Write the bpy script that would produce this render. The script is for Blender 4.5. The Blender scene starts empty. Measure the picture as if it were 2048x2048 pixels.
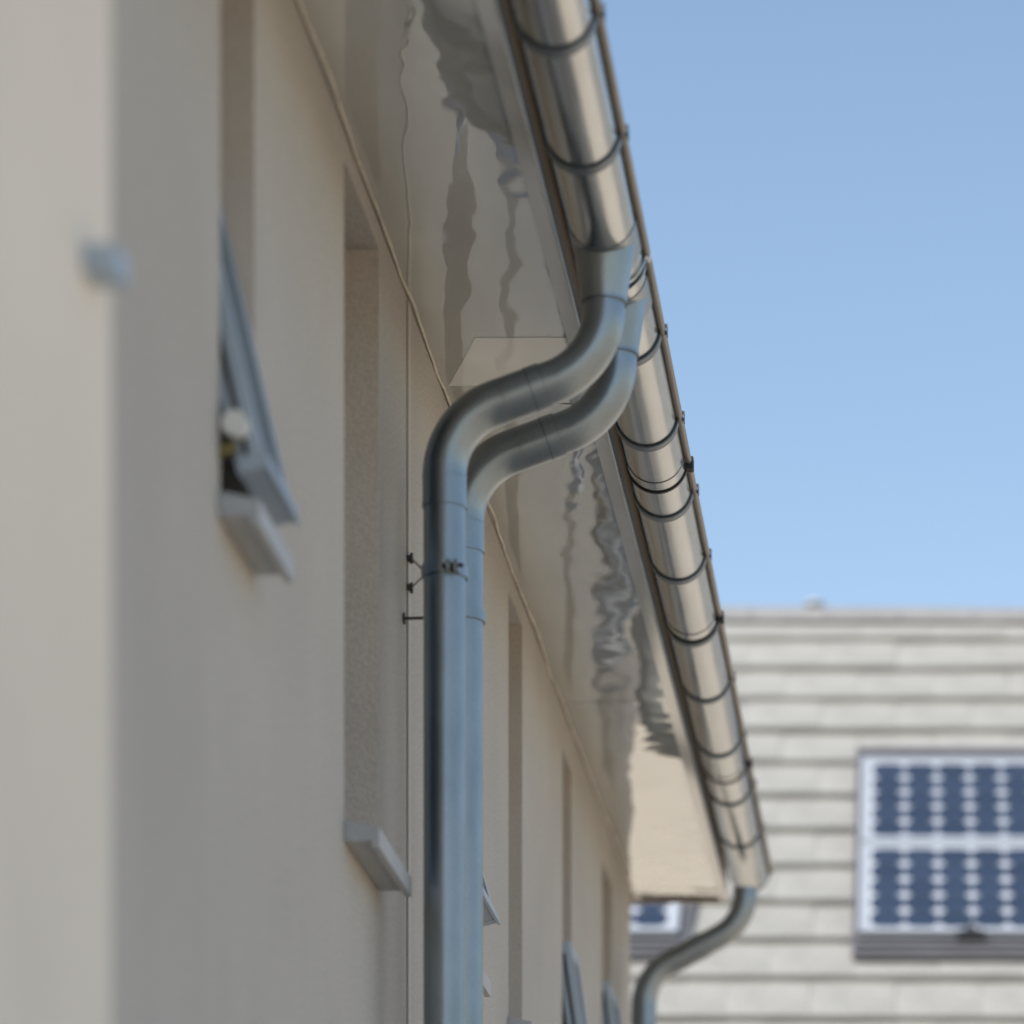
import bpy, bmesh, math, random
from mathutils import Vector, Matrix, noise
random.seed(7)
R = math.radians
scene = bpy.context.scene
C = scene.collection

# ------------------------------------------------------------------ camera
H = 1.6            # eye height; ground is z = 0
F = 3.6            # focal length in frame widths
cd = bpy.data.cameras.new('camera'); cam = bpy.data.objects.new('camera', cd); C.objects.link(cam)
cd.sensor_width = 36.0; cd.lens = 36.0 * F
cd.shift_x = -0.4136; cd.shift_y = 1.154      # a shift lens keeps the verticals upright
cam.location = (0, 0, H); cam.rotation_euler = (R(90), 0, 0)
cd.clip_start = 0.1; cd.clip_end = 2000
cd.dof.use_dof = True; cd.dof.focus_distance = F * 2.80; cd.dof.aperture_fstop = 1.95
scene.camera = cam

# ------------------------------------------------------------------ sky, sun, exposure
SUN = Vector((-0.40, -0.54, 0.74)).normalized()
elev = math.asin(SUN.z); rot = math.atan2(SUN.x, SUN.y)
w = bpy.data.worlds.new('World'); scene.world = w; w.use_nodes = True
nt = w.node_tree; bg = nt.nodes['Background']
sky = nt.nodes.new('ShaderNodeTexSky'); sky.sky_type = 'NISHITA'; sky.sun_disc = False
sky.sun_elevation = elev; sky.sun_rotation = rot % (2 * math.pi)
sky.air_density = 1.15; sky.dust_density = 0.8; sky.ozone_density = 0.25
nt.links.new(sky.outputs[0], bg.inputs[0]); bg.inputs[1].default_value = 0.121
sl = bpy.data.lights.new('sun', 'SUN'); sl.energy = 2.7; sl.angle = R(0.5); sl.color = (1.0, 0.94, 0.85)
so = bpy.data.objects.new('sun', sl); C.objects.link(so); so.location = (0, 0, 30)
so.rotation_euler = (-SUN).to_track_quat('-Z', 'Y').to_euler()
vs = scene.view_settings
vs.view_transform = 'Standard'; vs.look = 'None'; vs.gamma = 1.0; vs.exposure = 0.60
try: vs.use_curve_mapping = False
except Exception: pass
scene.cycles.max_bounces = 10; scene.cycles.diffuse_bounces = 5; scene.cycles.glossy_bounces = 6
scene.cycles.caustics_reflective = False; scene.cycles.caustics_refractive = False

# ------------------------------------------------------------------ materials
def mat(name, col, rough=0.7, metal=0.0, var=0.06, vscale=3.0, stretch=(1, 1, 1), bump=0.0, bscale=200.0,
        bdist=0.002, rvar=0.0, speck=0.0, spscale=300.0, objvar=0.0, ior=1.5, coat=0.0, spots=None, hue2=None, spec=0.5, streak=0.0):
    m = bpy.data.materials.new(name); m.use_nodes = True
    n = m.node_tree.nodes; L = m.node_tree.links; b = n['Principled BSDF']
    b.inputs['Roughness'].default_value = rough; b.inputs['Metallic'].default_value = metal
    b.inputs['IOR'].default_value = ior; b.inputs['Specular IOR Level'].default_value = spec; b.inputs['Coat Weight'].default_value = coat; b.inputs['Coat Roughness'].default_value = 0.06
    tc = n.new('ShaderNodeTexCoord'); mp = n.new('ShaderNodeMapping'); mp.inputs['Scale'].default_value = stretch
    L.new(tc.outputs['Object'], mp.inputs[0])
    nz = n.new('ShaderNodeTexNoise'); nz.inputs['Scale'].default_value = vscale; nz.inputs['Detail'].default_value = 5
    L.new(mp.outputs[0], nz.inputs['Vector'])
    mr = n.new('ShaderNodeMapRange'); mr.inputs['From Min'].default_value = 0.3; mr.inputs['From Max'].default_value = 0.7
    L.new(nz.outputs['Fac'], mr.inputs['Value'])
    mx = n.new('ShaderNodeMix'); mx.data_type = 'RGBA'
    h2 = hue2 or col
    mx.inputs['A'].default_value = (*[c * (1 - var) for c in col], 1); mx.inputs['B'].default_value = (*[min(1, c * (1 + var)) for c in h2], 1)
    L.new(mr.outputs[0], mx.inputs['Factor']); out = mx.outputs['Result']
    if speck:
        s = n.new('ShaderNodeTexNoise'); s.inputs['Scale'].default_value = spscale; s.inputs['Detail'].default_value = 3
        L.new(tc.outputs['Object'], s.inputs['Vector'])
        r2 = n.new('ShaderNodeMapRange'); r2.inputs['From Min'].default_value = 0.35; r2.inputs['From Max'].default_value = 0.65
        r2.inputs['To Min'].default_value = 1 - speck; r2.inputs['To Max'].default_value = 1 + speck
        L.new(s.outputs['Fac'], r2.inputs['Value'])
        mm = n.new('ShaderNodeVectorMath'); mm.operation = 'SCALE'
        L.new(out, mm.inputs[0]); L.new(r2.outputs[0], mm.inputs['Scale']); out = mm.outputs[0]
    if objvar:
        oi = n.new('ShaderNodeObjectInfo'); r3 = n.new('ShaderNodeMapRange')
        r3.inputs['To Min'].default_value = 1 - objvar; r3.inputs['To Max'].default_value = 1 + objvar
        L.new(oi.outputs['Random'], r3.inputs['Value'])
        m3 = n.new('ShaderNodeVectorMath'); m3.operation = 'SCALE'
        L.new(out, m3.inputs[0]); L.new(r3.outputs[0], m3.inputs['Scale']); out = m3.outputs[0]
    if streak:
        ms = n.new('ShaderNodeMapping'); ms.inputs['Scale'].default_value = (2.2, 2.2, .22); L.new(tc.outputs['Object'], ms.inputs[0])
        sn = n.new('ShaderNodeTexNoise'); sn.inputs['Scale'].default_value = 1.6; sn.inputs['Detail'].default_value = 6; L.new(ms.outputs[0], sn.inputs['Vector'])
        r5 = n.new('ShaderNodeMapRange'); r5.inputs['From Min'].default_value = .35; r5.inputs['From Max'].default_value = .65
        r5.inputs['To Min'].default_value = 1 - streak; r5.inputs['To Max'].default_value = 1 + streak
        L.new(sn.outputs['Fac'], r5.inputs['Value']); m5 = n.new('ShaderNodeVectorMath'); m5.operation = 'SCALE'
        L.new(out, m5.inputs[0]); L.new(r5.outputs[0], m5.inputs['Scale']); out = m5.outputs[0]
    L.new(out, b.inputs['Base Color'])
    if rvar:
        r4 = n.new('ShaderNodeMapRange'); r4.inputs['To Min'].default_value = max(0.02, rough - rvar); r4.inputs['To Max'].default_value = rough + rvar
        L.new(nz.outputs['Fac'], r4.inputs['Value']); L.new(r4.outputs[0], b.inputs['Roughness'])
    if bump:
        bn = n.new('ShaderNodeTexNoise'); bn.inputs['Scale'].default_value = bscale; bn.inputs['Detail'].default_value = 4
        L.new(mp.outputs[0], bn.inputs['Vector'])
        bp = n.new('ShaderNodeBump'); bp.inputs['Strength'].default_value = bump; bp.inputs['Distance'].default_value = bdist
        L.new(bn.outputs['Fac'], bp.inputs['Height']); L.new(bp.outputs[0], b.inputs['Normal'])
    return m

M = {}
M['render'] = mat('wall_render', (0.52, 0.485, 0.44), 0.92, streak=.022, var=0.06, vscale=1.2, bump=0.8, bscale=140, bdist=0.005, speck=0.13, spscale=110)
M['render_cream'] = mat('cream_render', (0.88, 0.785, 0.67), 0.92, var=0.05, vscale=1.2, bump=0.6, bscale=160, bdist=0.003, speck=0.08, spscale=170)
M['reveal'] = mat('taupe_reveal_render', (0.67, 0.59, 0.51), 0.92, var=0.06, vscale=2, bump=0.8, bscale=150, bdist=0.004, speck=0.085, spscale=150)
M['soffit'] = mat('glossy_soffit', (0.65, 0.66, 0.655), 0.03, metal=0.54, var=0.05, vscale=1.5, stretch=(4, 1, 1), ior=2.0)
M['soffit_edge'] = mat('soffit_edge_trim', (0.62, 0.625, 0.62), 0.12, metal=0.35, var=0.05, vscale=4, ior=1.5)
M['light_patch'] = mat('reflected_light_sheet', (0.84, 0.84, 0.82), 0.05, var=0.03, vscale=3, ior=1.8)  # paler colour holds the reflected sunlight on the soffit
M['fascia'] = mat('brown_fascia', (0.17, 0.135, 0.105), 0.95, spec=0.05, var=0.15, vscale=3, stretch=(1, .3, 1), speck=.08, spscale=90)
M['zinc'] = mat('gutter_zinc', (0.395, 0.41, 0.42), 0.20, metal=1.0, bump=.25, bscale=.9, bdist=.012, var=0.13, vscale=2.5, stretch=(6, 1.2, 6), rvar=0.07, speck=0.03, spscale=260)
M['pipe'] = mat('galvanised_pipe', (0.285, 0.322, 0.35), 0.35, metal=0.95, var=0.15, vscale=9, stretch=(1, 1, .5), rvar=0.10, bump=0.25, bscale=90, bdist=0.0006, speck=0.06, spscale=320)
M['dull'] = mat('weathered_zinc_edge', (0.30, 0.275, 0.25), 0.5, metal=0.6, var=0.15, vscale=5, rvar=.08)
M['band'] = mat('dark_bracket_steel', (0.15, 0.18, 0.21), 0.42, metal=0.7, var=0.15, vscale=20)
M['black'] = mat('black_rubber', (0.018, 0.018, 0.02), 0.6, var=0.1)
M['screw'] = mat('screw_steel', (0.10, 0.09, 0.085), 0.5, metal=0.6, var=.1)
M['lip'] = mat('cream_lip', (0.66, 0.61, 0.53), 0.9, spec=0.08, var=.06, vscale=6)
M['bead'] = mat('sealant_bead', (0.72, 0.67, 0.58), 0.8, var=0.10, vscale=12, speck=.1, spscale=60)
M['alu'] = mat('blue_grey_aluminium', (0.42, 0.50, 0.58), 0.35, metal=0.25, var=0.04, vscale=6)
M['sill'] = mat('grey_sill', (0.44, 0.45, 0.46), 0.5, var=0.06, vscale=8, speck=.05, spscale=120)
M['glass'] = mat('window_glass', (0.03, 0.04, 0.05), 0.04, var=0.05, ior=1.5)
M['white'] = mat('white_plastic', (0.78, 0.78, 0.75), 0.4, var=0.03)
M['brass'] = mat('brass', (0.26, 0.22, 0.10), 0.5, metal=0.8, var=0.05)
M['joint'] = mat('cream_joint_profile', (0.57, 0.535, 0.47), 0.6, var=.05)
M['tile'] = mat('pale_concrete_tile', (0.355, 0.345, 0.315), 0.85, var=0.09, vscale=2, speck=0.10, spscale=45, objvar=0.025, streak=.04, bump=.4, bscale=60, bdist=.004)
M['ridge'] = mat('grey_ridge_tile', (0.285, 0.28, 0.275), 0.85, var=0.06, vscale=5, speck=0.10, spscale=45, objvar=0.03)
M['roof'] = mat('roof_underlay', (0.30, 0.29, 0.27), 0.9, var=.1, vscale=3)
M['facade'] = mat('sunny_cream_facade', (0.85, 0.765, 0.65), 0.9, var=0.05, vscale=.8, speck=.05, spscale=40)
M['tray'] = mat('grey_metal_tray', (0.155, 0.152, 0.16), 0.55, metal=0.2, var=.12, vscale=4)
M['pvframe'] = mat('pale_anodised_frame', (0.50, 0.53, 0.56), 0.4, metal=0.3, var=.03)
M['sheet'] = mat('white_backsheet', (0.50, 0.53, 0.57), 0.3, var=.03)
M['cell'] = mat('blue_silicon', (0.030, 0.044, 0.074), 0.3, var=.12, vscale=6, objvar=.12)
M['ground'] = mat('pale_gravel_ground', (0.52, 0.435, 0.325), 0.95, var=.14, vscale=.35, speck=.15, spscale=8)
M['asphalt'] = mat('asphalt', (0.06, 0.06, 0.062), 0.9, var=.1, vscale=.5)

# ------------------------------------------------------------------ helpers
class MB:
    def __init__(s): s.v = []; s.f = []; s.sm = []; s.mi = {}; s.m2 = None
    def add(s, vs, fs, smooth=False):
        o = len(s.v); s.v += [tuple(p) for p in vs]
        for f in fs: s.f.append([i + o for i in f]); s.sm.append(smooth)
    def box(s, x0, x1, y0, y1, z0, z1, T=None):
        p = [Vector(q) for q in ((x0,y0,z0),(x1,y0,z0),(x1,y1,z0),(x0,y1,z0),(x0,y0,z1),(x1,y0,z1),(x1,y1,z1),(x0,y1,z1))]
        if T: p = [T @ q for q in p]
        s.add(p, [(3,2,1,0),(4,5,6,7),(0,1,5,4),(1,2,6,5),(2,3,7,6),(3,0,4,7)])
    def tube(s, path, r, n=32, caps=True, smooth=True):
        """path: list of Vectors, r: number or list; parallel-transported rings"""
        P = [Vector(p) for p in path]; rs = r if isinstance(r, (list, tuple)) else [r] * len(P)
        t0 = (P[1] - P[0]).normalized()
        u = t0.orthogonal().normalized(); prev = t0; vs = []
        for i, p in enumerate(P):
            if i == 0: t = t0
            elif i == len(P) - 1: t = (P[i] - P[i-1]).normalized()
            else: t = ((P[i+1] - P[i]).normalized() + (P[i] - P[i-1]).normalized()).normalized()
            u = (prev.rotation_difference(t) @ u).normalized(); prev = t
            vv = t.cross(u)
            for k in range(n):
                a = 2 * math.pi * k / n
                vs.append(p + (u * math.cos(a) + vv * math.sin(a)) * rs[i])
        o = len(s.v); s.v += [tuple(q) for q in vs]
        for i in range(len(P) - 1):
            for k in range(n):
                k2 = (k + 1) % n
                s.f.append([o + i*n + k, o + i*n + k2, o + (i+1)*n + k2, o + (i+1)*n + k]); s.sm.append(smooth)
        if caps:
            s.f.append([o + k for k in reversed(range(n))]); s.sm.append(False)
            s.f.append([o + (len(P)-1)*n + k for k in range(n)]); s.sm.append(False)
    def arc_band(s, cx, cz, r0, r1, y0, y1, a0, a1, n=28):
        """a band in the xz plane between two radii, extruded along y"""
        vs = []
        for i in range(n + 1):
            a = a0 + (a1 - a0) * i / n; c, q = math.cos(a), math.sin(a)
            vs += [(cx + r0*c, y0, cz + r0*q), (cx + r1*c, y0, cz + r1*q), (cx + r1*c, y1, cz + r1*q), (cx + r0*c, y1, cz + r0*q)]
        fs_s = []; fs_f = []
        for i in range(n):
            a, b = 4*i, 4*(i+1)
            fs_s += [(a+1, a+2, b+2, b+1), (a+3, a, b, b+3)]
            fs_f += [(a, a+1, b+1, b), (a+2, a+3, b+3, b+2)]
        o = len(s.v); s.v += vs
        for f in fs_s: s.f.append([i + o for i in f]); s.sm.append(True)
        for f in fs_f + [(3, 2, 1, 0), (4*n, 4*n+1, 4*n+2, 4*n+3)]: s.f.append([i + o for i in f]); s.sm.append(False)
    def mesh(s, name, m, bevel=0.0):
        me = bpy.data.meshes.new(name); me.from_pydata(s.v, [], s.f)
        me.polygons.foreach_set('use_smooth', s.sm); me.materials.append(m)
        if s.m2:
            me.materials.append(s.m2)
            for k in s.mi: me.polygons[k].material_index = 1
        bm = bmesh.new(); bm.from_mesh(me); bmesh.ops.recalc_face_normals(bm, faces=bm.faces)
        for e in bm.edges:
            if len(e.link_faces) == 2 and e.link_faces[0].smooth != e.link_faces[1].smooth: e.smooth = False
        if bevel: bmesh.ops.bevel(bm, geom=list(bm.edges), offset=bevel, segments=2, affect='EDGES', profile=0.6)
        bm.to_mesh(me); bm.free(); me.update()
        return me
    def build(s, name, m, parent=None, bevel=0.0):
        return link(name, s.mesh(name, m, bevel), parent)

def link(name, data, parent=None):
    o = bpy.data.objects.new(name, data); C.objects.link(o)
    if parent: o.parent = parent
    return o
def tag(o, label=None, cat=None, group=None, kind=None):
    if label: o['label'] = label
    if cat: o['category'] = cat
    if group: o['group'] = group
    if kind: o['kind'] = kind
    return o
def empty(name, loc=(0, 0, 0), rot=(0, 0, 0)):
    o = bpy.data.objects.new(name, None); C.objects.link(o); o.location = loc; o.rotation_euler = rot; o.empty_display_size = .2
    return o
def copy_tree(o, parent=None):
    c = o.copy(); C.objects.link(c); c.parent = parent
    for ch in o.children: copy_tree(ch, c)
    return c
def fillet(pts, rad, n=14):
    P = [Vector(p) for p in pts]; out = [P[0]]; marks = []
    for i in range(1, len(P) - 1):
        a = (P[i-1] - P[i]).normalized(); b = (P[i+1] - P[i]).normalized()
        ang = a.angle(b); d = rad / math.tan(ang / 2)
        c = P[i] + (a + b).normalized() * (rad / math.sin(ang / 2))
        s0 = P[i] + a * d; s1 = P[i] + b * d
        v0 = s0 - c; v1 = s1 - c; tot = v0.angle(v1); ax = v0.cross(v1).normalized()
        m0 = len(out)
        for k in range(n + 1): out.append(c + Matrix.Rotation(tot * k / n, 3, ax) @ v0)
        marks.append((m0, len(out) - 1))
    out.append(P[-1]); return out, marks

# key dimensions (x to the right of the lens, y forward, z up)
XW = -1.32               # wall plane
ZS = H + 3.49            # soffit
XE = -0.915               # soffit outer edge = fascia
GX, GZ, GR = -0.79, H + 3.492, 0.082   # gutter axis (rim level) and radius
YJ = F * 2.565           # joint between the two houses
YS = F * 2.7707          # joint in the soffit
Y0 = -5.0                # start of the near house
YE = F * 4.43            # far corner of the wall
YEV = F * 4.50           # end of the eave

# ------------------------------------------------------------------ ground
mb = MB(); mb.add([(-600,-600,0),(600,-600,0),(600,900,0),(-600,900,0)], [(0,1,2,3)])
tag(mb.build('ground', M['ground']), kind='structure')

# ------------------------------------------------------------------ houses
def wall_mesh(xf, th, y0, y1, z0, z1, ops):
    """wall with outer face at x=xf, thickness th, rectangular openings (y0,y1,z0,z1)"""
    ys = sorted({y0, y1, *[o[0] for o in ops], *[o[1] for o in ops]}); zs = sorted({z0, z1, *[o[2] for o in ops], *[o[3] for o in ops]})
    def solid(i, j):
        if i < 0 or j < 0 or i >= len(ys)-1 or j >= len(zs)-1: return False
        cy, cz = (ys[i]+ys[i+1])/2, (zs[j]+zs[j+1])/2
        return not any(o[0] < cy < o[1] and o[2] < cz < o[3] for o in ops)
    b = MB(); xb = xf - th; b.m2 = M['reveal']
    for i in range(len(ys)-1):
        for j in range(len(zs)-1):
            if not solid(i, j): continue
            a, c, d, e = ys[i], ys[i+1], zs[j], zs[j+1]
            b.add([(xf,a,d),(xf,c,d),(xf,c,e),(xf,a,e)], [(0,1,2,3)]); b.add([(xb,a,d),(xb,c,d),(xb,c,e),(xb,a,e)], [(3,2,1,0)])
            for (di, dj, q) in ((-1,0,((xf,a,d),(xf,a,e),(xb,a,e),(xb,a,d))), (1,0,((xf,c,d),(xb,c,d),(xb,c,e),(xf,c,e))),
                                (0,-1,((xf,a,d),(xb,a,d),(xb,c,d),(xf,c,d))), (0,1,((xf,a,e),(xf,c,e),(xb,c,e),(xb,a,e)))):
                if not solid(i+di, j+dj):
                    b.add(q, [(0,1,2,3)])
                    if di == -1 or di == 1: b.mi[len(b.f) - 1] = 1
    return b

def rip(x, y):
    return (noise.noise(Vector((x * 5.0, y * 1.1, 3.1))) * .0028 + noise.noise(Vector((x * 9, y * 4.2, 8.2))) * .0011
            + noise.noise(Vector((x * 8, y * 9.5, 4.2))) * .00085 + noise.noise(Vector((x * 14, y * 19, 1.2))) * .0003)

def house(name, y0, y1, ops, label, yev0, yev1, far_gable):
    h = empty(name, (XW, y0, 0)); tag(h, label, 'house', 'terraced houses of the rendered row')
    T = Matrix.Translation((-XW, -y0, 0))
    def put(n, b, m, bevel=0.0):
        b.v = [tuple(T @ Vector(v)) for v in b.v]; return b.build(n, m, h, bevel)
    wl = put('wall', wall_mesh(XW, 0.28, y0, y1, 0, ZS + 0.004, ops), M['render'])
    # rear and gable walls
    b = MB(); b.box(-9.3, -9.0, y0, y1, 0, ZS)
    put('rear_wall', b, M['render'])
    for yy in ((y0, y0 + .25), (y1 - .25, y1)):
        b = MB(); xr = -5.3; zr = ZS + 2.55; xa, xb2 = XW - .29, -8.99
        vs = [(xa, 0), (xa, ZS + .05), (xr, zr), (xb2, ZS + .05), (xb2, 0)]
        b.add([(x, yy[0], z) for x, z in vs] + [(x, yy[1], z) for x, z in vs], [(0,1,2,3,4), (9,8,7,6,5)] + [(i, (i+1) % 5, (i+1) % 5 + 5, i + 5) for i in range(5)])
        put('gable_wall', b, M['render'])
    # roof slab, two pitches
    b = MB(); x_e = -0.84; x_r = -5.3; p = math.tan(R(31)); z_e = ZS + .13; z_r = z_e + (x_e - x_r) * p; t = .10
    pr = [(x_e, z_e), (x_r, z_r), (2*x_r - x_e, z_e), (2*x_r - x_e, z_e + t), (x_r, z_r + t), (x_e, z_e + t)]
    b.add([(x, yev0, z) for x, z in pr] + [(x, yev1, z) for x, z in pr],
          [(0,1,4,5), (1,2,3,4), (11,10,7,6), (10,9,8,7)] + [(i, (i+1) % 6, (i+1) % 6 + 6, i + 6) for i in range(6)])
    put('roof', b, M['roof'])
    # fascia with screws
    fa = MB(); fa.box(XE - .022, XE, yev0, yev1, ZS + .0, ZS + .15); fo = put('fascia', fa, M['fascia'])
    sc = MB(); y = yev0 + .1
    while y < yev1:
        for dz in (.022,):
            c = Vector((XE, y, ZS + dz + random.uniform(-.004, .004)))
            sc.tube([c - Vector((.004, 0, 0)), c + Vector((.004, 0, 0))], .007, 8)
        y += .21 + random.uniform(-.03, .03)
    sc.v = [tuple(T @ Vector(v)) for v in sc.v]; s_o = sc.build('screw_row', M['screw'], fo); s_o['kind'] = 'stuff'
    # soffit panels: thin glossy sheets, slightly rippled
    cuts = [F * (3.604 - .8333 * k) for k in range(-1, 6)]
    cuts = [c for c in cuts if yev0 < c < yev1]; cuts = sorted([yev0, yev1] + cuts)
    x0, x1 = XW + .002, XE - .024
    for k in range(len(cuts) - 1):
        a, c = cuts[k] + .003, cuts[k+1] - .003
        nx, ny = 40, max(8, int((c - a) / .015)); b = MB(); g = []
        vs = []
        for j in range(ny + 1):
            for i in range(nx + 1):
                x = x0 + (x1 - x0) * i / nx; y = a + (c - a) * j / ny
                vs.append((x, y, ZS + rip(x, y)))
        n0 = len(vs)
        vs2 = [(x, y, z + .012) for x, y, z in vs]
        fs = [(j*(nx+1)+i, (j+1)*(nx+1)+i, (j+1)*(nx+1)+i+1, j*(nx+1)+i+1) for j in range(ny) for i in range(nx)]
        b.add(vs, fs, True)
        rim = [i for i in range(nx+1)] + [(j+1)*(nx+1)-1 for j in range(1, ny+1)] + [ny*(nx+1)+i for i in reversed(range(nx))] + [j*(nx+1) for j in reversed(range(1, ny))]
        top = [vs2[i] for i in rim]; low = [vs[i] for i in rim]; q = len(rim)
        b.add(low + top, [(i, (i+1) % q, (i+1) % q + q, i + q) for i in range(q)] + [tuple(range(q, 2*q))])
        put('soffit_panel', b, M['soffit'])
    # outer edge trim
    b = MB(); b.box(XE - .032, XE + .004, yev0, yev1, ZS - .008, ZS - .0035); et = put('edge_trim', b, M['soffit_edge'])
    b = MB(); b.box(XE + .0045, XE + .0075, yev0, yev1, ZS - .009, ZS + .008); put('lip', b, M['lip'], 0)
    # uneven sealant bead where the soffit meets the wall
    b = MB(); n = int((yev1 - yev0) / .06); pth = []; rs = []
    for i in range(n + 1):
        y = yev0 + (min(yev1, YE) - yev0) * i / n
        w1 = noise.noise(Vector((y * 1.7, 0, 5))) * .010 + noise.noise(Vector((y * 6, 4, 5))) * .004
        pth.append((XW + .008 + w1 * 1.2, y, ZS - .003)); rs.append(.0034 + .0022 * noise.noise(Vector((y * 9, 2, 2))))
    b.tube(pth, rs, 8); put('sealant_bead', b, M['bead'])
    return h, T

near_ops = [(F*1.889, F*1.985, H + 2.205, H + 3.43), (F*2.285, F*2.429, H + 1.94, H + 3.425)]
far_ops = [(F*2.755, F*2.865, H + 2.00, H + 3.42), (F*3.165, F*3.27, H + 2.08, H + 3.41), (F*3.625, F*3.712, H + 2.00, H + 3.345), (F*4.055, F*4.18, H + 2.00, H + 3.30)]
nh, TN = house('terraced_house', Y0, YJ - .004, near_ops, 'nearer rendered house with projecting cream bay, out of focus on the left', Y0, YS - .002, False)
fh, TF = house('terraced_house', YJ + .004, YE, far_ops, 'far end house of the row, past the twin downpipes, with slim windows', YS + .002, YEV, True)

# bay of the near house and its short sill
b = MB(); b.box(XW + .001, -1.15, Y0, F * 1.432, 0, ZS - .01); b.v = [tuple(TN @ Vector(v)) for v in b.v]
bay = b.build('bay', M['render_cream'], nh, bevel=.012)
b = MB(); b.box(-1.149, -1.104, F * 1.381, F * 1.399, H + 1.920, H + 1.956); b.v = [tuple(TN @ Vector(v)) for v in b.v]
b.build('sill', M['alu'], bay)
# joint profile between the houses
b = MB(); b.box(XW + .001, XW + .005, YJ - .034, YJ + .007, 0, ZS - .012); b.v = [tuple(TN @ Vector(v)) for v in b.v]
b.build('joint_profile', M['joint'], nh)
# patch of sunlight reflected off glass, put in as a thin whiter sheet
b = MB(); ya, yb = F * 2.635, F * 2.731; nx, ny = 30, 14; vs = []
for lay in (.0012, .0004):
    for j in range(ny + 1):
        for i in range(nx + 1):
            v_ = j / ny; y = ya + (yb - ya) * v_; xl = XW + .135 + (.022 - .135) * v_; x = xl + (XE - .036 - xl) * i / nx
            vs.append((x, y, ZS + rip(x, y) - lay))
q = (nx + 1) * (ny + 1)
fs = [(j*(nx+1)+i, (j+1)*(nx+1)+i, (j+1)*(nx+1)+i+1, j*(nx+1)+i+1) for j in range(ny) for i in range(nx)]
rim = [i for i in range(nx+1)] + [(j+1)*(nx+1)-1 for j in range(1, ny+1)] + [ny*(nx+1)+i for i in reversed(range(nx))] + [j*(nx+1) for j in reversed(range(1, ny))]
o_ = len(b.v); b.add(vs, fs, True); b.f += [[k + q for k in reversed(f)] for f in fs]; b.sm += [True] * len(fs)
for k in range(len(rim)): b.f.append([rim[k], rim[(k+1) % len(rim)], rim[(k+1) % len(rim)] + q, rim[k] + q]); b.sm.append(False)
b.v = [tuple(TN @ Vector(v)) for v in b.v]; o = b.build('soffit_light_patch', M['light_patch'], nh); o['label'] = 'patch of reflected sunlight, made as a whiter sheet with a slanted end'
# shadow gap drawn as a dark strip, plus the board at the verge end
b = MB(); b.box(XW + .03, XE - .03, YEV - .03, YEV + .0, ZS - .012, ZS - .006); b.v = [tuple(TF @ Vector(v)) for v in b.v]
b.build('verge_shadow_strip', M['fascia'], fh)
b = MB(); b.box(XW - .02, XE - .03, YEV + .001, YEV + .022, ZS - .012, ZS + .16); b.v = [tuple(TF @ Vector(v)) for v in b.v]
b.build('verge_board', M['facade'], fh)

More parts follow.
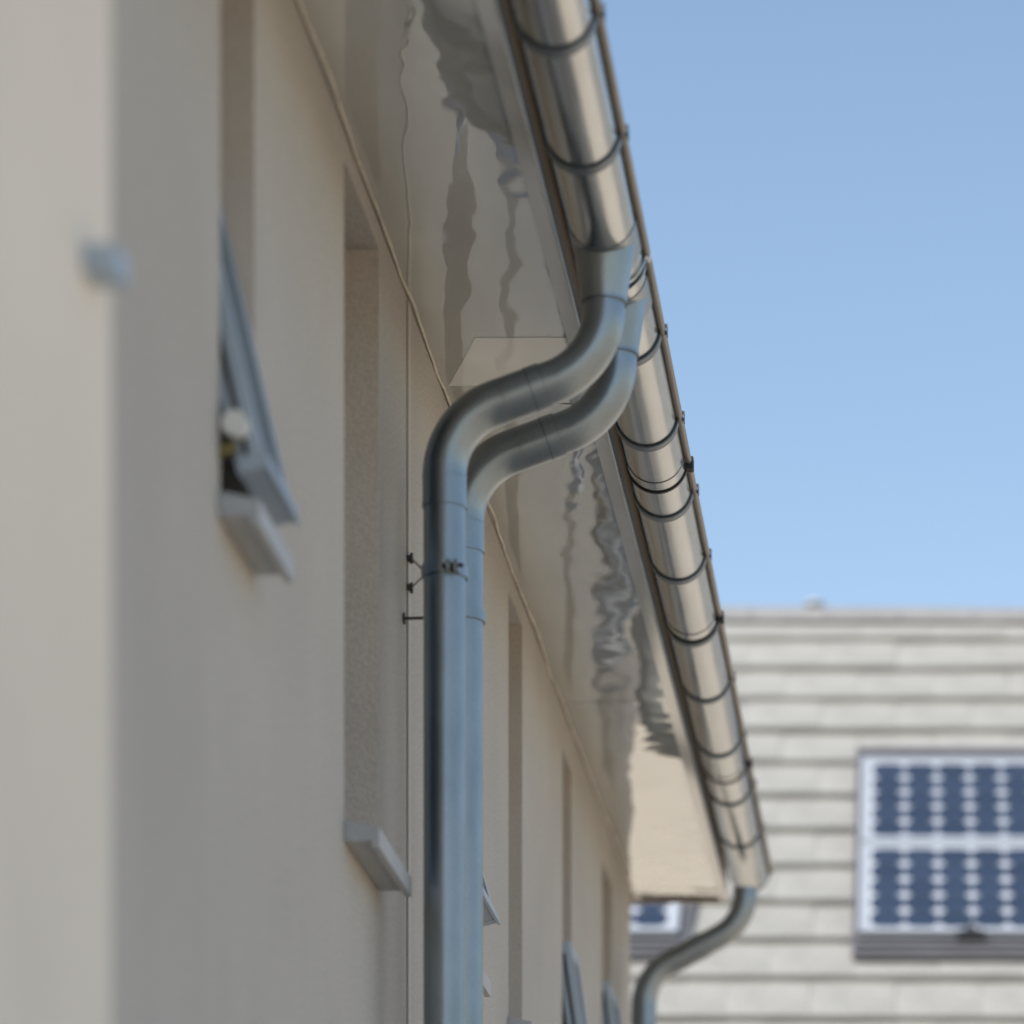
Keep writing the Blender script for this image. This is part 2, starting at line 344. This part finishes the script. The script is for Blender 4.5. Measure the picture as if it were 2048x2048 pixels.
# ------------------------------------------------------------------ windows (part of each house; sash, pane, sill ... are sub-parts)
def window(h, T, op, zh, th, hs, sill_len=0.0, stay=False, sash=True, sill_out=.075, setback=.115, sash_out=0.0):
    y0, y1, z0, z1 = op; xf = XW - setback
    def put(n, b, m, par, bevel=0.0):
        b.v = [tuple(T @ Vector(v)) for v in b.v]; return b.build(n, m, par, bevel)
    fr = MB(); bw = .045; e = .003
    fr.box(xf - .06, xf, y0 + e, y0 + bw, z0 + e, z1 - e); fr.box(xf - .06, xf, y1 - bw, y1 - e, z0 + e, z1 - e)
    fr.box(xf - .06, xf - .001, y0 + bw, y1 - bw, z0 + e, z0 + bw); fr.box(xf - .06, xf - .001, y0 + bw, y1 - bw, z1 - bw, z1 - e)
    fr.box(xf - .06, xf - .001, y0 + bw, y1 - bw, zh, zh + bw)
    win = put('window', fr, M['alu'], h)
    p = MB(); p.box(xf - .035, xf - .025, y0 + bw, y1 - bw, zh + bw, z1 - bw); put('pane', p, M['glass'], win)
    if not sash:
        p = MB(); p.box(xf - .035, xf - .025, y0 + bw, y1 - bw, z0 + bw, zh); put('pane', p, M['glass'], win)
    else:
        A = Matrix.Translation((xf + .004 + sash_out, 0, zh)) @ Matrix.Rotation(-th, 4, 'Y')     # local: -z down the sash, +x outward
        ya, yb = y0 + .012, y1 - .012; s = MB(); t = .052; k = .05
        s.box(0, t, ya, ya + k, -hs, 0, A); s.box(0, t, yb - k, yb, -hs, 0, A)
        s.box(.001, t - .001, ya + k, yb - k, -k, -.001, A); s.box(.001, t - .001, ya + k, yb - k, -hs + .001, -hs + k, A)
        s.box(t, t + .008, ya - .002, yb + .002, -hs - .006, -hs + .03, A)             # weather bar
        so_ = put('sash', s, M['alu'], win)
        g = MB(); g.box(t * .35, t * .55, ya - .003, ya + .0, -hs + .03, -.04, A); put('gasket', g, M['black'], win)
        p = MB(); p.box(t * .3, t * .6, ya + k, yb - k, -hs + k, -k, A); put('pane', p, M['glass'], win)
        if stay:
            st = MB(); c = A @ Vector((.018, ya - .004, -hs + .08)); st.tube([c, c + Vector((0, -.03, 0))], .024, 16); put('stay_knob', st, M['white'], win)
            st = MB(); c = A @ Vector((.010, ya - .02, -hs + .04)); st.tube([c, c + Vector((-.07, 0, -.02))], .012, 10); put('stay_arm', st, M['brass'], win)
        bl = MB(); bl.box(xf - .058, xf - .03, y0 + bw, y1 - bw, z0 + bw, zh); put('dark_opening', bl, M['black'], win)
    s = MB(); xo = XW + sill_out; sl_ = sill_len
    pts = [(xf, z0 - .002), (xf, z0 + .016), (xo, z0 - .006), (xo, z0 - .052), (xo - .014, z0 - .052), (XW + .001, z0 - .034)]
    n = len(pts); a, c = y0 - sl_, y1 + sl_ * .3
    if sl_ == 0: a, c = y0 + .002, y1 - .002
    # the piece outside the wall runs past the jambs, the piece inside fits between them
    out = [(XW + .0015, z0 + .008), (xo, z0 - .006), (xo, z0 - .05), (xo - .016, z0 - .05), (xo - .016, z0 - .036), (XW + .0015, z0 - .036)]
    s.add([(x, a, z) for x, z in out] + [(x, c, z) for x, z in out], [tuple(range(6)), tuple(range(11, 5, -1))] + [(i, (i+1) % 6, (i+1) % 6 + 6, i + 6) for i in range(6)])
    s.box(xf + .001, XW + .001, y0 + .002, y1 - .002, z0 + .0005, z0 + .0085)
    put('sill', s, M['sill'], win)
    return win
window(nh, TN, near_ops[0], H + 2.87, R(13.0), .63, 0.015, stay=True)
window(nh, TN, near_ops[1], H + 2.75, R(0), .6, 0.0, sash=False, sill_out=.078)
window(fh, TF, far_ops[0], H + 2.72, R(15.0), .60, 0.02)
window(fh, TF, far_ops[1], H + 2.70, R(0), .5, 0.02, sash=False)
window(fh, TF, far_ops[2], H + 2.66, R(8), .58, 0.02, sash_out=.085)
window(fh, TF, far_ops[3], H + 2.82, R(8), .74, 0.02, sash_out=.085)

# ------------------------------------------------------------------ gutters
def gutter(y0, y1, yo, brackets, joints, label):
    g = empty('rain_gutter', (GX, y0, GZ)); tag(g, label, 'gutter', 'half-round metal gutters along the eave')
    T = Matrix.Translation((-GX, -y0, -GZ))
    def put(n, b, m, par, bevel=0.0):
        b.v = [tuple(T @ Vector(v)) for v in b.v]; return b.build(n, m, par, bevel)
    b = MB(); b.arc_band(GX, GZ, GR - .0015, GR, y0, y1, math.pi, 2 * math.pi, 40); put('trough', b, M['zinc'], g)
    b = MB(); b.tube([(GX + GR + .008, y0 + .002, GZ), (GX + GR + .008, y1 - .002, GZ)], .0095, 14)
    b.box(GX + GR - .001, GX + GR + .0125, y0 + .002, y1 - .002, GZ + .0065, GZ + .0125); put('rolled_bead', b, M['dull'], g)
    for ya in (y0, y1 - .004):                       # end caps with a raised rim
        b = MB(); n = 24; vs = [(GX + (GR - .002) * math.cos(math.pi + math.pi * i / n), GZ + (GR - .002) * math.sin(math.pi + math.pi * i / n)) for i in range(n + 1)]
        q = n + 1
        b.add([(x, ya, z) for x, z in vs] + [(x, ya + .004, z) for x, z in vs], [tuple(range(q)), tuple(range(2*q - 1, q - 1, -1))] + [(i, (i+1) % q, (i+1) % q + q, i + q) for i in range(q)])
        b.arc_band(GX, GZ, GR + .0005, GR + .005, ya - .002, ya + .010, math.pi, 2 * math.pi, 32)
        put('end_cap', b, M['zinc'], g)
    # outlet funnel
    b = MB(); yc = yo; prof = [(.0757, H + 3.461), (.068, H + 3.41), (.061, H + 3.365), (.056, H + 3.335), (.0535, H + 3.315)]
    b.tube([(GX, yc, z) for _, z in prof], [r for r, _ in prof], 40, caps=False)
    b.tube([(GX, yc, H + 3.3185), (GX, yc, H + 3.3115)], .0565, 40)
    out_ = put('outlet', b, M['pipe'], g)
    b = MB(); b.arc_band(GX, GZ, GR + .0006, GR + .0018, yo - .082, yo + .084, math.pi, 2 * math.pi, 40); put('saddle', b, M['pipe'], out_)
    # joints: an overlapping sleeve edge with a black clip
    for yj in joints:
        b = MB(); b.arc_band(GX, GZ, GR + .0006, GR + .0022, yj - .075, yj, math.pi, 2 * math.pi, 32)
        s_ = put('joint_sleeve', b, M['zinc'], g)
        b = MB(); b.arc_band(GX, GZ, GR + .0024, GR + .006, yj - .006, yj + .004, math.pi * 1.02, 2 * math.pi, 32); put('joint_seal', b, M['black'], s_)
        b = MB(); b.box(GX + GR - .002, GX + GR + .022, yj - .02, yj + .02, GZ - .022, GZ + .014); put('joint_clip', b, M['black'], s_, .004)
    # brackets
    b = MB(); b.arc_band(0, 0, GR + .001, GR + .0055, -.017, .017, math.pi * .98, 2 * math.pi - .03, 32)
    b.box(-GR - .0055, -GR - .001, -.014, .014, .0055, .06)
    bm_ = b.mesh('bracket', M['band'])
    c = MB(); c.box(GR - .001, GR + .0215, -.013, .013, .0126, .0165); c.box(GR + .0185, GR + .0215, -.013, .013, -.012, .0126); cm = c.mesh('clip', M['band'], .001)
    for yb in brackets:
        o = link('bracket', bm_, g); o.location = (0, yb - y0, 0); o.rotation_euler = (0, 0, random.uniform(-.02, .02))
        link('clip', cm, o)
    return g
YO1, YO2, YO3 = F * 2.44, F * 2.535, F * 4.25
near_b = [F * q for q in (1.30, 1.465, 1.63, 1.80, 1.965, 2.127, 2.292)]
far_b = [F * q for q in (2.625, 2.803, 2.972, 3.140, 3.328, 3.520, 3.726, 3.93, 4.128)]
gutter(Y0, F * 2.482, YO1, near_b, [], 'nearer half-round metal gutter, ending above the front downpipe')
gutter(F * 2.492, F * 4.353, YO2, far_b, [F * 2.905, F * 3.318, F * 3.834], 'farther half-round metal gutter, running to the far end of the eave')

# ------------------------------------------------------------------ downpipes
PX = -1.17; PR = .05
def downpipe(yc, label, zclamp, PX=-1.17, z1=3.17, z2=3.03, rad=.185, ties=True):
    d = empty('downpipe', (PX, yc, 0)); tag(d, label, 'downpipe', 'metal downpipes with swan-neck bends')
    T = Matrix.Translation((-PX, -yc, 0))
    def put(n, b, m, par, bevel=0.0):
        b.v = [tuple(T @ Vector(v)) for v in b.v]; return b.build(n, m, par, bevel)
    pts = [(GX, yc, H + 3.33), (GX, yc, H + z1), (PX, yc, H + z2), (PX, yc, H + 2.40)]
    path, mk = fillet(pts, rad, 18)
    (a0, a1), (b0, b1) = mk
    mid = (path[a1] + path[b0]) / 2; dr = (path[b0] - path[a1]).normalized()
    b = MB(); b.tube([path[0]] + path[a0:a1+1] + [mid + dr * .012], PR, 48); put('elbow', b, M['pipe'], d)
    b = MB(); b.tube([mid - dr * .02] + path[b0:b1+1] + [path[b1] + Vector((0, 0, -.075))], PR + .0022, 48); put('elbow', b, M['pipe'], d)
    b = MB(); b.tube([mid - dr * .050, mid - dr * .018], PR + .0032, 48); put('sleeve', b, M['pipe'], d)
    b = MB(); b.tube([mid + dr * .05, mid + dr * .0525], PR + .0022, 48); put('seam_ring', b, M['dull'], d)
    b = MB(); b.tube([mid - dr * .0515, mid - dr * .0495], PR + .0034, 48); put('seam_ring', b, M['dull'], d)
    b = MB(); b.tube([mid - dr * .0182, mid - dr * .0155], PR + .0036, 48); put('seam_ring', b, M['band'], d)
    b = MB(); b.tube([path[b1] + Vector((0, 0, .0)), path[b1] + Vector((0, 0, -.006))], PR + .0032, 48); put('collar', b, M['pipe'], d)
    b = MB(); b.tube([path[b1] + Vector((0, 0, -.066)), path[b1] + Vector((0, 0, -.077))], PR + .0034, 48); put('collar', b, M['pipe'], d)
    b = MB(); zt = path[b1].z - .07; n = 40
    b.tube([(PX, yc, zt - zt * i / n) for i in range(n + 1)], PR, 48); put('shaft', b, M['pipe'], d)
    b = MB(); c = path[a0]; b.tube([c + Vector((0, 0, .012)), c + Vector((0, 0, .02))], PR + .0025, 48); put('socket_ring', b, M['pipe'], d)
    # clamp
    for zc in (zclamp, zclamp - 1.9):
        b = MB(); b.tube([(PX, yc, zc - .013), (PX, yc, zc + .013)], PR + .0055, 48)
        es = -1 if ties else 1
        if ties: b.box(PX + PR * .25, PX + PR * .45, yc - PR - .024, yc - PR + .004, zc - .0125, zc + .0125)
        if ties: b.box(PX + PR * .6, PX + PR * .8, yc - PR - .020, yc - PR * .5, zc - .0125, zc + .0125)
        cl = put('clamp', b, M['band'] if False else M['pipe'], d)
        if not ties:
            b = MB(); b.tube([(XW + .001, yc + .012, zc), (PX - PR, yc, zc)], .004, 8); b.tube([(XW + .0005, yc + .012, zc), (XW + .006, yc + .012, zc)], .014, 12); put('stem', b, M['screw'], cl); continue
        b = MB(); b.tube([(PX + PR * .05, yc - PR - .014, zc), (PX + PR * 1.05, yc - PR - .012, zc)], .005, 10); put('bolt', b, M['screw'], cl)
        for sg in (-1, 1):
            b = MB(); e = Vector((XW + .012, YJ - .03, H + (zc - H) * (YJ - .03) / yc + sg * .036)); b.tube([(PX - PR - .002, yc, zc + sg * .008), e], .0022, 6)
            b.tube([e + Vector((-.0, 0, sg * -.012)), e + Vector((0, 0, sg * .014))], .0042, 8); b.tube([e + Vector((-.0115, 0, 0)), e + Vector((.003, 0, 0))], .009, 10); put('wire_tie', b, M['screw'], cl)
    return d
downpipe(YO1, 'front downpipe of the close pair, bending from gutter to wall', H + 2.67)
downpipe(YO2, 'rear downpipe of the close pair, half hidden behind the front one', H + 2.665, ties=False)
downpipe(YO3, 'lone downpipe at the far corner, below the end of the gutter', H + 1.6, PX=-1.21, z1=3.20, z2=2.975, rad=.2)

# ------------------------------------------------------------------ the house behind: tiled roof with solar panels
PITCH = R(40); PSI = R(-0.5); RC = Vector((0, F * 6.0, H + 5.1))
hz = empty('tiled_house', (RC.x, RC.y, 0), (0, 0, -PSI)); tag(hz, 'house behind with pale tiled roof carrying solar panels', 'house')
RL = Vector((0, 0, RC.z))                                            # roof origin in the house frame
Uv = Vector((0, math.cos(PITCH), math.sin(PITCH))); Nv = Vector((0, -math.sin(PITCH), math.cos(PITCH))); Sv = Vector((1, 0, 0))
def rp(s, t, n=0.0): return RL + Sv * s + Uv * t + Nv * n
GA = .436; TW = .46; T_LO = -GA * 7.5; T_HI = 2.74
# facade, gables, rear, deck
b = MB(); eave = rp(0, T_LO); zt = eave.z - .03; ridge = rp(0, T_HI, 0)
yf = eave.y + .10
b.box(-9, 12, yf, yf + .25, 0, zt + .06); hf = b.build('facade', M['facade'], hz)
yr = 2 * ridge.y - yf
b = MB(); b.box(-9, 12, yr - .25, yr, 0, zt + .06); b.build('rear_wall', M['facade'], hz)
for xx in (-9, 11.75):
    b = MB(); vs = [(yf + .251, 0), (yf + .251, zt + .2), (ridge.y, ridge.z - .12), (yr - .251, zt + .2), (yr - .251, 0)]
    b.add([(xx, y, z) for y, z in vs] + [(xx + .25, y, z) for y, z in vs], [(0,1,2,3,4), (9,8,7,6,5)] + [(i, (i+1) % 5, (i+1) % 5 + 5, i + 5) for i in range(5)])
    b.build('gable_wall', M['facade'], hz)
b = MB(); pr = [rp(0, T_LO + .02, -.01), rp(0, T_HI + .02, -.01), rp(0, T_HI + .02, -.11), rp(0, T_LO + .02, -.11)]
b.add([(-9.3, p.y, p.z) for p in pr] + [(12.3, p.y, p.z) for p in pr], [(0,1,2,3), (7,6,5,4)] + [(i, (i+1) % 4, (i+1) % 4 + 4, i + 4) for i in range(4)])
b.build('roof_deck', M['roof'], hz)
b = MB(); pr2 = [Vector((0, 2 * ridge.y - p.y, p.z)) for p in pr]
b.add([(-9.3, p.y, p.z) for p in pr2] + [(12.3, p.y, p.z) for p in pr2], [(3,2,1,0), (4,5,6,7)] + [(i, (i+1) % 4, (i+1) % 4 + 4, i + 4) for i in range(4)])
b.build('rear_roof', M['tile'], hz)
# tiles: near ones one by one, the rest of the roof joined
tb = MB(); th_ = .036; hw = TW / 2 - .0004
prof = [(-hw, .001), (-hw * .96, .004), (-hw * .3, .005), (hw * .3, .006), (hw * .96, .005), (hw, .002)]
bot = [(x, -th_) for x, _ in prof]
L0, L1 = 0.0, GA + .05
vs = [(x, L0, z) for x, z in prof] + [(x, L1, z) for x, z in prof] + [(x, L0, z) for x, z in bot] + [(x, L1, z) for x, z in bot]
n = len(prof); fs = []
for i in range(n - 1): fs += [(i, i+1, n+i+1, n+i), (2*n+i+1, 2*n+i, 3*n+i, 3*n+i+1), (2*n+i, 2*n+i+1, i+1, i), (n+i, n+i+1, 3*n+i+1, 3*n+i)]
fs += [(0, n, 3*n, 2*n), (n-1, 3*n-1, 4*n-1, 2*n-1)]
fs[-1] = (n-1, 2*n-1, 4*n-1, 3*n-1)
tb.add(vs, fs); tile_me = tb.mesh('roof_tile', M['tile'])
tilt = math.atan2(th_ + .008, GA)
rest = MB(); rows = [(r, T_LO + GA * r) for r in range(14)]
cols = range(-20, 28)
vis = 0
tv = [v.co.copy() for v in tile_me.vertices]; tf = [tuple(p.vertices) for p in tile_me.polygons]
for r, t in rows:
    if t > T_HI - .1: continue
    for c_ in cols:
        s = (c_ + (.5 if r % 2 else 0)) * TW
        if s < -9 or s > 12: continue
        n_ = th_ + .046 + random.uniform(-.003, .003)
        rx = PITCH - tilt + random.uniform(-.006, .006); rz = random.uniform(-.006, .006)
        loc = rp(s, t + random.uniform(-.006, .006), n_)
        if -2.6 < s < 3.0 and t > -3.0 and vis < 290:
            o = link('roof_tile', tile_me, hz); o.location = loc; o.rotation_euler = (rx, 0, rz); vis += 1
        else:
            Mx = Matrix.Translation(loc) @ Matrix.Rotation(rz, 4, 'Z') @ Matrix.Rotation(rx, 4, 'X')
            rest.add([Mx @ v for v in tv], tf)
o = rest.build('tile_field', M['tile'], hz); o['kind'] = 'stuff'
# ridge tiles
rb = MB(); rb.arc_band(0, 0, .125, .15, -.235, .235, R(10), R(170), 12); rme = rb.mesh('ridge_tile', M['ridge'])
s = -9.0
while s < 12.2:
    o = link('ridge_tile', rme, hz); p = Vector((s, ridge.y, ridge.z - .035 + random.uniform(-.006, .006))); o.location = p; o.rotation_euler = (random.uniform(-.012, .012), 0, R(90)); s += .475
# small white vent cap on the ridge
v = MB(); pc = Vector((-.76, ridge.y, ridge.z + .06)); v.tube([pc, pc + Vector((0, 0, .075)), pc + Vector((0, 0, .076)), pc + Vector((0, 0, .105))], [.035, .035, .07, .045], 14)
v.build('vent_cap', M['sheet'], hz)

# solar panels, each a thing of its own on the roof
CP, CQ = .190, .1855
def world_roof(s, t, n): return hz.matrix_world @ rp(s, t, n)
bpy.context.view_layer.update()
cellb = MB(); a_, q_, ch = CP / 2 - .0025, CQ / 2 - .0035, .040
oc = [(-a_ + ch, -q_), (a_ - ch, -q_), (a_, -q_ + ch), (a_, q_ - ch), (a_ - ch, q_), (-a_ + ch, q_), (-a_, q_ - ch), (-a_, -q_ + ch)]
cellb.add([(x, y, 0) for x, y in oc] + [(x, y, .003) for x, y in oc], [tuple(range(7, -1, -1)), tuple(range(8, 16))] + [(i, (i+1) % 8, (i+1) % 8 + 8, i + 8) for i in range(8)])
cell_me = cellb.mesh('solar_cell', M['cell'])
NC, NR = 8, 5; PWm = NC * CP + .13; PHm = NR * CQ + .13
def solar_panel(s, t, label, mirror=False):
    """s,t = lower left corner"""
    p = empty('solar_panel', world_roof(s, t, .118), (PITCH, 0, -PSI)); tag(p, label, 'solar panel', 'solar panels on the roof behind')
    b = MB(); k = .036
    b.box(0, PWm, 0, k, 0, .042); b.box(0, PWm, PHm - k, PHm, 0, .042); b.box(0, k, k, PHm - k, 0, .0415); b.box(PWm - k, PWm, k, PHm - k, 0, .0415)
    b.build('frame', M['pvframe'], p, .002)
    b = MB(); b.box(k, PWm - k, k, PHm - k, .024, .030); b.build('backsheet', M['sheet'], p)
    for i in range(NC):
        for j in range(NR):
            o = link('solar_cell', cell_me, p); o.location = (.065 + CP * (i + .5), .065 + CQ * (j + .5), .0302)
    return p
def clamp(p, x, y):
    b = MB(); b.box(x - .075, x + .075, y - .035, y + .035, -.03, .046); b.box(x - .03, x + .03, y + .03, y + .07, .0425, .05); b.build('clamp', M['black'], p, .004)
SL = -.437; TB = -1.60
p1 = solar_panel(SL, TB + PHm + .02, 'upper solar panel of the stacked pair on the right')
p2 = solar_panel(SL, TB, 'lower solar panel of the stacked pair on the right, black clamp below')
clamp(p2, .62, -.02)
p3 = solar_panel(-1.425 - PWm, TB, 'solar panel peeping out below the far end of the soffit')
def tray(s0, s1, t0, t1, label):
    o = empty('panel_tray', world_roof(s0, t0, .096), (PITCH, 0, -PSI)); tag(o, label, 'flashing', 'grey metal trays around the solar panels')
    wd, hg = s1 - s0, t1 - t0
    b = MB(); b.box(0, wd, 0, hg, 0, .012); b.build('sheet', M['tray'], o)
    for y in (.06, .13, hg - .05):
        b = MB(); b.box(0, wd, y - .018, y + .018, .012, .03); b.build('rib', M['tray'], o)
    b = MB(); b.box(-.02, 0, 0, hg, 0, .024); b.build('side_edge', M['tray'], o)
    b = MB(); b.box(wd, wd + .035, 0, hg, 0, .024); b.build('side_edge', M['tray'], o)
tray(SL - .012, SL + PWm + .03, TB - .20, TB + 2 * PHm + .25, 'dark grey tray framing the stacked pair of solar panels')
tray(-1.425 - PWm - .03, -1.425 + .03, TB - .20, TB + PHm + .16, 'dark grey tray under the solar panel behind the wall corner')
